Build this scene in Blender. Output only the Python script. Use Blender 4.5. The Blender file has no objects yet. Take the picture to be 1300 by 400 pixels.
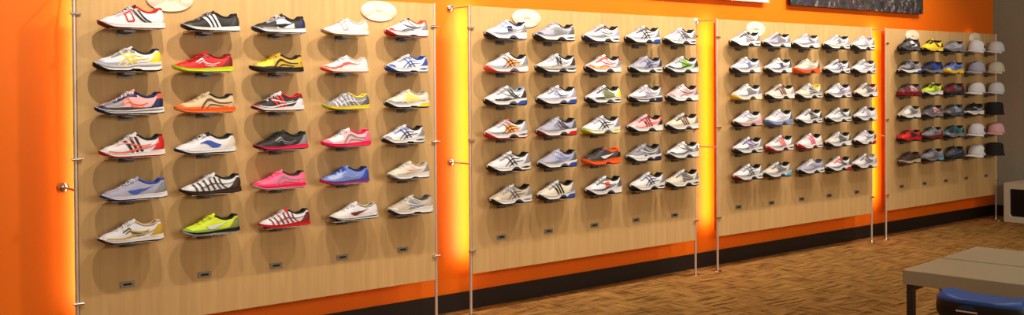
import bpy, bmesh, math, random
from mathutils import Vector, Matrix
random.seed(11)
scene = bpy.context.scene
COL = scene.collection
R = math.radians
scene.view_settings.view_transform = 'Standard'
scene.view_settings.look = 'None'
scene.view_settings.exposure = -0.12
scene.view_settings.gamma = .96

# ------------------------------------------------------------------ helpers
def lin(c):
    return tuple(((v/255)/12.92 if v/255 <= .04045 else ((v/255+.055)/1.055)**2.4) for v in c)

MATS = {}
def new_mat(name):
    m = bpy.data.materials.new(name); m.use_nodes = True
    nt = m.node_tree; b = nt.nodes['Principled BSDF']
    return m, nt, b

def mat(rgb, rough=.55, metal=0., kind='plain', spec=.4):
    """procedural material: colour with a fine noise variation and a little bump"""
    key = (tuple(rgb), rough, metal, kind)
    if key in MATS: return MATS[key]
    m, nt, b = new_mat('%s_%d_%d_%d' % (kind, rgb[0], rgb[1], rgb[2]))
    L = lin(rgb)
    tc = nt.nodes.new('ShaderNodeTexCoord')
    nz = nt.nodes.new('ShaderNodeTexNoise')
    nz.inputs['Scale'].default_value = {'plain': 40, 'fabric': 260, 'leather': 120, 'rubber': 90}.get(kind, 40)
    nz.inputs['Detail'].default_value = 2
    mx = nt.nodes.new('ShaderNodeMix'); mx.data_type = 'RGBA'
    k = .86 if kind == 'fabric' else .94
    mx.inputs[6].default_value = (*[v*k for v in L], 1)
    mx.inputs[7].default_value = (*[min(1, v*(2-k)) for v in L], 1)
    nt.links.new(tc.outputs['Object'], nz.inputs['Vector'])
    nt.links.new(nz.outputs['Fac'], mx.inputs[0])
    nt.links.new(mx.outputs[2], b.inputs['Base Color'])
    if kind in ('fabric', 'leather', 'rubber'):
        bp = nt.nodes.new('ShaderNodeBump'); bp.inputs['Strength'].default_value = .15
        bp.inputs['Distance'].default_value = .001
        nt.links.new(nz.outputs['Fac'], bp.inputs['Height']); nt.links.new(bp.outputs['Normal'], b.inputs['Normal'])
    b.inputs['Roughness'].default_value = rough
    b.inputs['Metallic'].default_value = metal
    b.inputs['Specular IOR Level'].default_value = spec
    MATS[key] = m
    return m

def tag(o, label=None, cat=None, group=None, kind=None):
    if label: o['label'] = label
    if cat: o['category'] = cat
    if group: o['group'] = group
    if kind: o['kind'] = kind
    return o

def empty(name, loc, rz=0, **k):
    o = bpy.data.objects.new(name, None); COL.objects.link(o)
    o.location = loc; o.rotation_euler = (0, 0, rz); o.empty_display_size = .05
    return tag(o, **k)

def link(name, me, m, parent=None, loc=(0, 0, 0), rot=(0, 0, 0)):
    o = bpy.data.objects.new(name, me); COL.objects.link(o)
    if len(me.materials) == 0: me.materials.append(m)
    if me.materials[0] is not m:
        o.material_slots[0].link = 'OBJECT'; o.material_slots[0].material = m
    o.location = loc; o.rotation_euler = rot
    if parent: o.parent = parent
    return o

class MB:
    """collects verts and faces of one mesh"""
    def __init__(s): s.v = []; s.f = []
    def add(s, vs, fs):
        n = len(s.v); s.v += [tuple(p) for p in vs]; s.f += [tuple(i+n for i in f) for f in fs]
    def box(s, x0, x1, y0, y1, z0, z1):
        s.add([(x0,y0,z0),(x1,y0,z0),(x1,y1,z0),(x0,y1,z0),(x0,y0,z1),(x1,y0,z1),(x1,y1,z1),(x0,y1,z1)],
              [(0,3,2,1),(4,5,6,7),(0,1,5,4),(1,2,6,5),(2,3,7,6),(3,0,4,7)])
    def tube(s, pts, r, n=8, closed=False, cap=True):
        pts = [Vector(p) for p in pts]; rings = []
        N = len(pts)
        up = Vector((0, 0, 1))
        for i, p in enumerate(pts):
            a = pts[(i-1) % N] if (closed or i > 0) else p
            b = pts[(i+1) % N] if (closed or i < N-1) else p
            d = (b-a).normalized() if (b-a).length > 1e-9 else Vector((1, 0, 0))
            u = d.cross(up)
            if u.length < 1e-3: u = d.cross(Vector((0, 1, 0)))
            u.normalize(); w = u.cross(d).normalized()
            rr = r[i] if isinstance(r, (list, tuple)) else r
            rings.append([p+u*math.cos(2*math.pi*k/n)*rr+w*math.sin(2*math.pi*k/n)*rr for k in range(n)])
        vs = [q for g in rings for q in g]; fs = []
        M = N if closed else N-1
        for i in range(M):
            j = (i+1) % N
            for k in range(n):
                l = (k+1) % n
                fs.append((i*n+k, j*n+k, j*n+l, i*n+l))
        if cap and not closed:
            fs.append(tuple(range(n))); fs.append(tuple((N-1)*n+k for k in reversed(range(n))))
        s.add(vs, fs)
    def grid(s, rows, flip=False, closed=False):
        n = len(rows[0]); vs = [p for r in rows for p in r]; fs = []
        for i in range(len(rows)-1):
            for k in range(n if closed else n-1):
                l = (k+1) % n
                f = (i*n+k, i*n+l, (i+1)*n+l, (i+1)*n+k)
                fs.append(f[::-1] if flip else f)
        s.add(vs, fs)
    def lathe(s, prof, n=32, sx=1, sy=1):
        rows = [[(r*sx*math.cos(2*math.pi*k/n), r*sy*math.sin(2*math.pi*k/n), z) for k in range(n)] for r, z in prof]
        s.grid(rows, closed=True)
    def mesh(s, name, smooth=True, bevel=0, seg=2):
        me = bpy.data.meshes.new(name); me.from_pydata(s.v, [], s.f)
        bm = bmesh.new(); bm.from_mesh(me)
        bmesh.ops.remove_doubles(bm, verts=bm.verts, dist=1e-6)
        bmesh.ops.recalc_face_normals(bm, faces=bm.faces)
        if bevel:
            bmesh.ops.bevel(bm, geom=[e for e in bm.edges if e.calc_face_angle(0) > .6], offset=bevel, segments=seg, affect='EDGES', profile=.6)
        for f in bm.faces: f.smooth = smooth
        for e in bm.edges:
            if e.is_manifold and e.calc_face_angle(0) > .9: e.smooth = False
        bm.to_mesh(me); bm.free()
        return me

def curve(pts):
    xs = [p[0] for p in pts]; ys = [p[1] for p in pts]; n = len(pts)
    sl = [(ys[i+1]-ys[i])/(xs[i+1]-xs[i]) for i in range(n-1)]
    m = [sl[0]]+[0 if sl[i-1]*sl[i] <= 0 else 2*sl[i-1]*sl[i]/(sl[i-1]+sl[i]) for i in range(1, n-1)]+[sl[-1]]
    def f(x):
        if x <= xs[0]: return ys[0]
        if x >= xs[-1]: return ys[-1]
        i = 0
        while x > xs[i+1]: i += 1
        h = xs[i+1]-xs[i]; t = (x-xs[i])/h
        return ((2*t**3-3*t*t+1)*ys[i]+(t**3-2*t*t+t)*h*m[i]+(-2*t**3+3*t*t)*ys[i+1]+(t**3-t*t)*h*m[i+1])
    return f
def sstep(a, b, x):
    t = max(0, min(1, (x-a)/(b-a))); return t*t*(3-2*t)
def lerp(a, b, t): return a+(b-a)*t

# ------------------------------------------------------------------ camera (f = 36 mm, 0.7 deg down, slight roll)
H, D = 1.4, 4.9381
yaw, roll, pitch = 0.683, -0.0068, 0.0121
s_, c_, cp, sp = math.sin(yaw), math.cos(yaw), math.cos(pitch), math.sin(pitch)
F = Vector((s_*cp, c_*cp, -sp)); R0 = Vector((c_, -s_, 0)); U0 = Vector((s_*sp, c_*sp, cp))
cr, sr = math.cos(roll), math.sin(roll)
RX = cr*R0+sr*U0; UY = cr*U0-sr*R0
cam = bpy.data.cameras.new('camera'); cam.lens = 36; cam.sensor_width = 36; cam.sensor_fit = 'HORIZONTAL'
cam.shift_y = -(200-123.455)/1300
co = bpy.data.objects.new('camera', cam); COL.objects.link(co)
co.matrix_world = Matrix(((RX.x, UY.x, -F.x, 0), (RX.y, UY.y, -F.y, -D), (RX.z, UY.z, -F.z, H), (0, 0, 0, 1)))
scene.camera = co

# ------------------------------------------------------------------ setting materials
def orange_wall():
    m, nt, b = new_mat('orange_paint')
    tc = nt.nodes.new('ShaderNodeTexCoord'); nz = nt.nodes.new('ShaderNodeTexNoise')
    nz.inputs['Scale'].default_value = 1.3; nz.inputs['Detail'].default_value = 3
    cr_ = nt.nodes.new('ShaderNodeValToRGB')
    cr_.color_ramp.elements[0].position = .3; cr_.color_ramp.elements[0].color = (*lin((236, 113, 9)), 1)
    cr_.color_ramp.elements[1].position = .7; cr_.color_ramp.elements[1].color = (*lin((240, 119, 11)), 1)
    nt.links.new(tc.outputs['Object'], nz.inputs['Vector']); nt.links.new(nz.outputs['Fac'], cr_.inputs[0])
    nt.links.new(cr_.outputs[0], b.inputs['Base Color'])
    n2 = nt.nodes.new('ShaderNodeTexNoise'); n2.inputs['Scale'].default_value = 180
    bp = nt.nodes.new('ShaderNodeBump'); bp.inputs['Strength'].default_value = .06; bp.inputs['Distance'].default_value = .002
    nt.links.new(tc.outputs['Object'], n2.inputs['Vector']); nt.links.new(n2.outputs['Fac'], bp.inputs['Height']); nt.links.new(bp.outputs['Normal'], b.inputs['Normal'])
    b.inputs['Roughness'].default_value = .5; b.inputs['Specular IOR Level'].default_value = .3
    return m

def birch():
    m, nt, b = new_mat('birch_plywood')
    tc = nt.nodes.new('ShaderNodeTexCoord'); mp = nt.nodes.new('ShaderNodeMapping')
    mp.inputs['Scale'].default_value = (9, 1, .55)
    nz = nt.nodes.new('ShaderNodeTexNoise'); nz.inputs['Scale'].default_value = 3.2; nz.inputs['Detail'].default_value = 6; nz.inputs['Roughness'].default_value = .6
    nz.inputs['Distortion'].default_value = .35
    cr_ = nt.nodes.new('ShaderNodeValToRGB')
    e = cr_.color_ramp.elements
    e[0].position = .25; e[0].color = (*lin((188, 151, 103)), 1)
    e[1].position = .75; e[1].color = (*lin((204, 169, 119)), 1)
    # broad veneer leaves, each a touch different
    sx = nt.nodes.new('ShaderNodeSeparateXYZ'); ml = nt.nodes.new('ShaderNodeMath'); ml.operation = 'MULTIPLY'; ml.inputs[1].default_value = 3.7
    fl = nt.nodes.new('ShaderNodeMath'); fl.operation = 'FLOOR'
    wn = nt.nodes.new('ShaderNodeTexWhiteNoise'); wn.noise_dimensions = '1D'
    mr = nt.nodes.new('ShaderNodeMapRange'); mr.inputs['To Min'].default_value = .965; mr.inputs['To Max'].default_value = 1.03
    mm = nt.nodes.new('ShaderNodeVectorMath'); mm.operation = 'SCALE'
    L = nt.links.new
    L(tc.outputs['Object'], mp.inputs['Vector']); L(mp.outputs['Vector'], nz.inputs['Vector']); L(nz.outputs['Fac'], cr_.inputs[0])
    L(tc.outputs['Object'], sx.inputs[0]); L(sx.outputs[0], ml.inputs[0]); L(ml.outputs[0], fl.inputs[0]); L(fl.outputs[0], wn.inputs['W'])
    L(wn.outputs['Value'], mr.inputs['Value']); L(cr_.outputs[0], mm.inputs[0]); L(mr.outputs[0], mm.inputs['Scale'])
    L(mm.outputs[0], b.inputs['Base Color'])
    b.inputs['Roughness'].default_value = .5; b.inputs['Specular IOR Level'].default_value = .25
    return m

def carpet():
    m, nt, b = new_mat('streaky_carpet_tiles')
    L = nt.links.new
    tc = nt.nodes.new('ShaderNodeTexCoord')
    def streak(scale, seed):
        mp = nt.nodes.new('ShaderNodeMapping'); mp.inputs['Scale'].default_value = scale; mp.inputs['Location'].default_value = (seed, seed*.7, 0)
        nz = nt.nodes.new('ShaderNodeTexNoise'); nz.inputs['Scale'].default_value = 1; nz.inputs['Detail'].default_value = 4; nz.inputs['Roughness'].default_value = .62
        L(tc.outputs['Object'], mp.inputs['Vector']); L(mp.outputs['Vector'], nz.inputs['Vector']); return nz
    a = streak((3.8, 30, 1), 0); c = streak((30, 3.8, 1), 4)
    ck = nt.nodes.new('ShaderNodeTexChecker'); ck.inputs['Scale'].default_value = 3.3
    ck.inputs['Color1'].default_value = (.16, .16, .16, 1); ck.inputs['Color2'].default_value = (.72, .72, .72, 1)
    mp = nt.nodes.new('ShaderNodeMapping'); mp.inputs['Location'].default_value = (.13, .21, .25)
    L(tc.outputs['Object'], mp.inputs['Vector']); L(mp.outputs['Vector'], ck.inputs['Vector'])
    mx = nt.nodes.new('ShaderNodeMix'); mx.data_type = 'FLOAT'
    L(ck.outputs['Color'], mx.inputs[0]); L(a.outputs['Fac'], mx.inputs[2]); L(c.outputs['Fac'], mx.inputs[3])
    fine = nt.nodes.new('ShaderNodeTexNoise'); fine.inputs['Scale'].default_value = 240; fine.inputs['Detail'].default_value = 2
    L(tc.outputs['Object'], fine.inputs['Vector'])
    ad = nt.nodes.new('ShaderNodeMath'); ad.operation = 'MULTIPLY_ADD'; ad.inputs[1].default_value = .25
    L(fine.outputs['Fac'], ad.inputs[0]); L(mx.outputs[0], ad.inputs[2])
    cr_ = nt.nodes.new('ShaderNodeValToRGB'); e = cr_.color_ramp.elements
    e[0].position = .51; e[0].color = (*lin((86, 56, 27)), 1)
    e[1].position = .80; e[1].color = (*lin((178, 138, 82)), 1)
    k = e.new(.61); k.color = (*lin((140, 102, 54)), 1)
    L(ad.outputs[0], cr_.inputs[0]); L(cr_.outputs[0], b.inputs['Base Color'])
    bp = nt.nodes.new('ShaderNodeBump'); bp.inputs['Strength'].default_value = .4; bp.inputs['Distance'].default_value = .004
    L(ad.outputs[0], bp.inputs['Height']); L(bp.outputs['Normal'], b.inputs['Normal'])
    b.inputs['Roughness'].default_value = .95; b.inputs['Specular IOR Level'].default_value = .1
    return m

M_ORANGE, M_BIRCH, M_CARPET = orange_wall(), birch(), carpet()
M_STEEL = mat((214, 200, 190), .42, .55)
M_CHROME = mat((225, 220, 212), .14, 1.)
M_BASE = mat((34, 24, 20), .55, 0, 'rubber')
M_GREY = mat((140, 156, 148), .7)
YW = .2                                    # wall plane behind the panels
XE = 10.68                                 # end wall

def slab(name, x0, x1, y0, y1, z0, z1, m, kind=None, parent=None, bevel=0, **k):
    b = MB(); b.box(x0, x1, y0, y1, z0, z1)
    o = link(name, b.mesh(name, smooth=False, bevel=bevel), m, parent)
    if kind: o['kind'] = kind
    return tag(o, **k) if k else o
slab('floor', -4, XE+.1, -7, YW+.1, -.1, 0, M_CARPET, 'structure')
slab('wall_back', -4, XE+.1, YW, YW+.1, 0, 3.4, M_ORANGE, 'structure')
slab('wall_right', XE, XE+.1, -7, YW, 0, 3.4, M_GREY, 'structure')
slab('baseboard_back', -4, XE, YW-.012, YW, 0, .112, M_BASE, 'structure')
slab('baseboard_right', XE-.012, XE, -7, YW-.012, 0, .112, M_BASE, 'structure')

# ------------------------------------------------------------------ display panels
PAN = [(1.428, 3.4285), (3.702, 5.729), (5.9956, 8.049), (8.298, 10.321)]
PNAME = ['leftmost', 'second', 'third', 'rightmost']
COLX = [[1.646, 2.027, 2.416, 2.81, 3.204], [3.925, 4.312, 4.716, 5.113, 5.508],
        [6.224, 6.632, 7.025, 7.409, 7.816], [8.534, 8.929, 9.316, 9.708, 10.105]]
ZT, ZB = 1.877, .2586
ROWZ = [1.666-.2007*k for k in range(7)]   # slot heights, row 7 left empty
ORD = ['top', 'second', 'third', 'fourth', 'fifth', 'sixth']
CORD = ['first', 'second', 'third', 'fourth', 'fifth']

b = MB(); b.tube([(0, 0, 0), (0, 0, ZT+.004)], .0085, 14); ROD = b.mesh('rod')
b = MB(); b.lathe([(0.0001, 0), (.034, 0), (.034, .004), (.03, .007), (.012, .009), (.0095, .022), (.0085, .022)], 20); FOOT = b.mesh('foot')
b = MB(); b.tube([(-.024, 0, 0), (.024, 0, 0)], .0075, 12); CLAMP = b.mesh('clamp')
b = MB(); b.tube([(0, 0, 0), (0, YW-.009, 0)], .0055, 10); ARM = b.mesh('arm')
b = MB(); b.lathe([(.0001, 0), (.026, 0), (.026, .006), (.02, .012), (.008, .016), (.0001, .016)], 20); DISC = b.mesh('disc')
b = MB(); b.box(-.035, .035, -.004, 0, -.014, .014); SLOTP = b.mesh('slotp', False, .0012, 1)
b = MB(); b.add([(-.018, 0, -.005), (.018, 0, -.005), (.022, 0, .0), (.018, 0, .005), (-.018, 0, .005), (-.022, 0, 0)], [(0, 1, 2, 3, 4, 5)])
b.add([(-.018, .001, -.005), (.018, .001, -.005), (.022, .001, .0), (.018, .001, .005), (-.018, .001, .005), (-.022, .001, 0)], [(5, 4, 3, 2, 1, 0)])
SLOT = b.mesh('slot', False)
M_PLATE = mat((150, 146, 138), .4, .6); M_SLOT = mat((16, 13, 12), .6)
M_HOUSE = mat((205, 96, 20), .6)
for p, (x0, x1) in enumerate(PAN):
    root = empty('display_panel', (x0, 0, 0), label=[
        'leftmost pale birch shoe panel on steel rods, its upper edge cut by the photo',
        'second pale birch shoe panel from the left, mostly white trainers on it',
        'third pale birch shoe panel from the left, all white trainers',
        'far right pale birch panel holding shoes and caps, beside the grey wall'][p],
        cat='display panel', group='birch display panels along the orange wall')
    W = x1-x0
    b = MB(); b.box(0, W, 0, .018, ZB, ZT)
    link('board', b.mesh('board', False, .0015, 1), M_BIRCH, root)
    for e in (0, W):
        sgn = -1 if e == 0 else 1
        rod = link('rod', ROD, M_STEEL, root, (e+sgn*.0095, .006, 0))
        link('foot_flange', FOOT, M_CHROME, rod)
        for z in (1.744, 1.07, .40):
            link('clamp', CLAMP, M_CHROME, rod, (-sgn*.004, -.011, z))
        for z in (1.874, .925):
            arm = link('wall_arm', ARM, M_STEEL, root, (e+sgn*.0095, .008, z))
            link('wall_disc', DISC, M_CHROME, arm, (0, YW-.0085, 0), (R(90), 0, 0))
    for cx in COLX[p]:
        sl = link('slot_plate', SLOTP, M_PLATE, root, (cx-x0, -.0002, ROWZ[6]))
        link('slot', SLOT, M_SLOT, sl, (0, -.0046, 0))
    # lamp battens fixed to the back of the board, throwing light on the wall
    for q, (off, lo) in enumerate(((.055, -1), (W-.075, 1))):
        b = MB(); b.box(off, off+.02, .0185, .088, ZB+.03, ZT-.02)
        link('lamp_batten', b.mesh('batten', False), M_HOUSE, root)

# ------------------------------------------------------------------ shoe geometry
class Form:
    """outline curves of a shoe, toe at x=0, heel at x=L, z=0 at the tread"""
    def __init__(s, kind):
        s.kind = kind
        if kind == 'trainer':
            s.L = .322
            s.W = curve([(0, .034), (.15, .043), (.3, .050), (.38, .050), (.58, .040), (.75, .039), (.9, .040), (1, .037)])
            s.zt = curve([(0, .044), (.08, .035), (.22, .026), (.42, .025), (.58, .031), (.76, .039), (1, .044)])
            s.top = curve([(0, .043), (.05, .054), (.13, .062), (.25, .072), (.38, .091), (.5, .109), (.57, .108), (.66, .093), (.75, .085), (.84, .090), (.93, .108), (1, .105)])
            s.spring, s.bev, s.zo = .027, .010, .006
        elif kind == 'hiker':
            s.L = .318
            s.W = curve([(0, .036), (.15, .045), (.3, .052), (.38, .051), (.58, .043), (.75, .041), (.9, .042), (1, .038)])
            s.zt = curve([(0, .042), (.08, .034), (.25, .029), (.45, .031), (.62, .036), (.8, .041), (1, .045)])
            s.top = curve([(0, .047), (.05, .060), (.13, .067), (.25, .076), (.38, .094), (.5, .110), (.57, .110), (.66, .096), (.75, .089), (.84, .094), (.93, .109), (1, .106)])
            s.spring, s.bev, s.zo = .018, .007, .009
        elif kind == 'racer':
            s.L = .300
            s.W = curve([(0, .026), (.15, .038), (.3, .045), (.38, .045), (.58, .034), (.75, .033), (.9, .034), (1, .030)])
            s.zt = curve([(0, .030), (.08, .022), (.25, .015), (.45, .014), (.62, .017), (.8, .021), (1, .025)])
            s.top = curve([(0, .032), (.05, .040), (.13, .045), (.25, .053), (.38, .070), (.5, .088), (.57, .089), (.66, .076), (.75, .069), (.84, .072), (.93, .087), (1, .085)])
            s.spring, s.bev, s.zo = .020, .006, .004
        s.arch = 0 if kind == 'racer' else .009
        s.zb = lambda t: (s.spring*((.30-t)/.30)**2 if t < .30 else 0)+s.arch*sstep(.50, .585, t)*(1-sstep(.63, .72, t))+(s.bev*((t-.88)/.12)**2 if t > .88 else 0)
    def w(s, t):
        k = s.W(t)
        if t < .13: k *= math.sqrt(max(0, 1-((.13-t)/.13)**2))
        if t > .88: k *= math.sqrt(max(0, 1-((t-.88)/.12)**2))
        return k
    def yc(s, t): return .006*math.sin(math.pi*t*1.2)
    def c(s, t): return sstep(.44, .60, t)
    def P(s, t, q, sd):
        """upper surface, q = 0 at the sole .. 1 at the ridge or collar edge"""
        zt, tp = s.zt(t)-.002, s.top(t)
        w = s.w(t)*.97
        closed = max(0, 1-q**2.3)**.5
        opened = 1-.40*q**1.7
        y = w*lerp(closed, opened, s.c(t))
        bulge = 1+.05*math.sin(math.pi*min(1, q*1.3))*s.c(t)
        x = s.L*t+.018*q*(1-sstep(0, .16, t))-.010*q*q*sstep(.86, 1, t)+.004*math.sin(math.pi*q)*sstep(.9, 1, t)
        return Vector((x, sd*y*bulge+s.yc(t), lerp(zt, tp, q)))
    def S(s, t, q, sd):
        """outside of the midsole, q = 0 at the tread .. 1 at its upper edge"""
        w = s.w(t)+.003
        f = lerp(.95, 1.0, q)-(.025 if s.kind == 'racer' else .035)*math.sin(math.pi*q)
        zb = s.zb(t)+s.zo*.8
        x = s.L*t
        if t > .88: x += (.004+.004*(1-q))*((t-.88)/.12)
        return Vector((x, sd*w*f+s.yc(t), lerp(zb, s.zt(t)+.002, q)))

TS = [.5-.5*math.cos(math.pi*i/40) for i in range(41)]
TS = sorted(set([round(.0005+.999*t, 5) for t in TS]))
MESH = {}
FORMS = {k: Form(k) for k in ('trainer', 'racer', 'hiker')}

def patch(f, fn, pairs, n=6, off=.0012, sides=(-1, 1)):
    """pairs: list of ((t,q) low, (t,q) high) -> strip lying on surface fn, both sides"""
    mb = MB()
    for sd in sides:
        rows = []
        for lo, hi in pairs:
            row = []
            for k in range(n+1):
                t = lerp(lo[0], hi[0], k/n); q = lerp(lo[1], hi[1], k/n)
                t = min(max(t, .001), .999); q = min(max(q, 0.), .97)
                p = fn(t, q, sd); e = 1e-3
                t0, t1 = max(.0005, t-e), min(.9995, t+e)
                q0, q1 = max(0, q-e), min(.98, q+e)
                nn = (fn(t1, q, sd)-fn(t0, q, sd)).cross(fn(t, q1, sd)-fn(t, q0, sd))
                if nn.length > 0: nn.normalize()
                if nn.y*sd < 0 and abs(nn.y) > .05: nn = -nn
                elif abs(nn.y) <= .05 and nn.z < 0: nn = -nn
                row.append(p+nn*off)
            rows.append(row)
        mb.grid(rows)
    return mb
def poly(pts, w0, w1=None, n=14, axis='q'):
    """stripe of given width along a smooth line in (t,q)"""
    m = len(pts); fx = curve([(i, p[0]) for i, p in enumerate(pts)]); fy = curve([(i, p[1]) for i, p in enumerate(pts)])
    w1 = w0 if w1 is None else w1; out = []
    for i in range(n+1):
        u = i/n*(m-1); t, q = fx(u), fy(u); w = lerp(w0, w1, i/n)/2
        out.append(((t, q-w), (t, q+w)) if axis == 'q' else ((t-w, q), (t+w, q)))
    return out
def band(t0, t1, lo, hi, n=14):
    out = []
    for i in range(n+1):
        t = lerp(t0, t1, i/n)
        out.append(((t, lo(t) if callable(lo) else lo), (t, hi(t) if callable(hi) else hi)))
    return out

def MARKS(f, kind):
    P = f.P; mb = MB()
    def put(pairs, **k):
        q = patch(f, P, pairs, sides=(-1,), **k); mb.add(q.v, q.f)
    if kind == 'stripes':
        for k in range(3):
            put(poly([(.375+.08*k, .93-.02*k), (.43+.078*k, .5), (.485+.076*k, .08)], .042, .042, 8, 't'), n=2, off=.0022)
    elif kind == 'bars2':
        for k in range(2):
            put(poly([(.50+.09*k, .86), (.60+.085*k, .45), (.70+.07*k, .18)], .05, .05, 8, 't'), n=2, off=.0022)
    elif kind == 'tick':
        lo = curve([(0, .44), (.12, .22), (.3, .16), (.55, .32), (1, .80)]); hi = curve([(0, .50), (.12, .46), (.3, .42), (.55, .47), (1, .81)])
        put([((.40+.40*u, lo(u)), (.40+.40*u-.02*(1-u), hi(u))) for u in [i/14 for i in range(15)]], n=3, off=.0022)
    elif kind == 'cross':
        put(poly([(.40, .90), (.47, .5), (.55, .08)], .028, .028, 8, 't'), n=2, off=.0022)
        put(poly([(.49, .92), (.56, .5), (.64, .08)], .028, .028, 8, 't'), n=2, off=.0022)
        put(poly([(.33, .10), (.42, .40), (.54, .56), (.72, .72)], .10, .06), n=2, off=.0025)
        put(poly([(.42, .06), (.52, .26), (.64, .40), (.80, .52)], .10, .06), n=2, off=.0025)
    elif kind == 'letter':
        put(poly([(.475, .86), (.475, .26)], .032, .032, 6, 't'), n=2, off=.0022)
        put(poly([(.575, .86), (.575, .26)], .032, .032, 6, 't'), n=2, off=.0022)
        put(poly([(.475, .84), (.575, .28)], .036, .036, 6, 't'), n=2, off=.0024)
    elif kind == 'wave':
        put(poly([(.36, .60), (.46, .70), (.52, .40), (.62, .32), (.76, .52)], .10, .05), n=2, off=.0022)
        put(poly([(.40, .46), (.47, .52), (.53, .24), (.62, .18), (.70, .26)], .06, .04), n=2, off=.0022)
    elif kind == 'wedge':
        lo = curve([(0, .60), (.35, .42), (.65, .16), (.85, .18), (1, .38)]); hi = curve([(0, .63), (.35, .64), (.65, .56), (.85, .5), (1, .42)])
        put([((.38+.36*u, lo(u)), (.38+.36*u, hi(u))) for u in [i/14 for i in range(15)]], n=4, off=.0022)
    elif kind == 'arc':
        put(poly([(.40, .12), (.47, .46), (.56, .66), (.70, .56), (.93, .40)], .22, .10), n=3, off=.0022)
        put(poly([(.50, .08), (.56, .30), (.66, .34), (.80, .22)], .10, .06), n=3, off=.0022)
    elif kind == 'flames':
        for k in range(4):
            put(poly([(.06+.10*k, .30), (.18+.10*k, .22+.10*k), (.34+.12*k, .40+.05*k), (.46+.12*k, .62)], .30-.03*k, .05), n=3, off=.0020)
    elif kind == 'ribs':
        for k in range(6):
            put(poly([(.20+.085*k, .96-.02*k), (.235+.085*k, .5), (.25+.10*k, .10)], .030, .030, 8, 't'), n=2, off=.0022)
        put(poly([(.30, .34), (.5, .48), (.72, .50), (.9, .62)], .07, .05), n=2, off=.0026)
    elif kind == 'patch':
        put(band(.47, .60, lambda t: .30, lambda t: .66), n=4, off=.0022)
    elif kind == 'window':
        for pts, w, ax in (([(.37, .78), (.47, .80)], .08, 'q'), ([(.385, .78), (.41, .30)], .022, 't'), ([(.41, .26), (.52, .24)], .08, 'q'), ([(.465, .80), (.52, .26)], .022, 't')):
            put(poly(pts, w, w, 6, ax), n=2, off=.0022)
    elif kind == 'sweep':
        put(poly([(.12, .34), (.34, .16), (.52, .22), (.74, .40), (.96, .66)], .13, .08), n=3, off=.0022)
        put(poly([(.36, .80), (.50, .50), (.60, .42), (.78, .62)], .08, .06), n=3, off=.0022)
    elif kind == 'lines':
        put(poly([(.36, .84), (.46, .50), (.62, .36), (.80, .52)], .09, .05), n=3, off=.0022)
        put(poly([(.50, .88), (.58, .60), (.70, .52), (.84, .70)], .07, .05), n=3, off=.0022)
        put(poly([(.30, .22), (.44, .32), (.60, .14)], .07, .04), n=3, off=.0022)
    return mb

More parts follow.
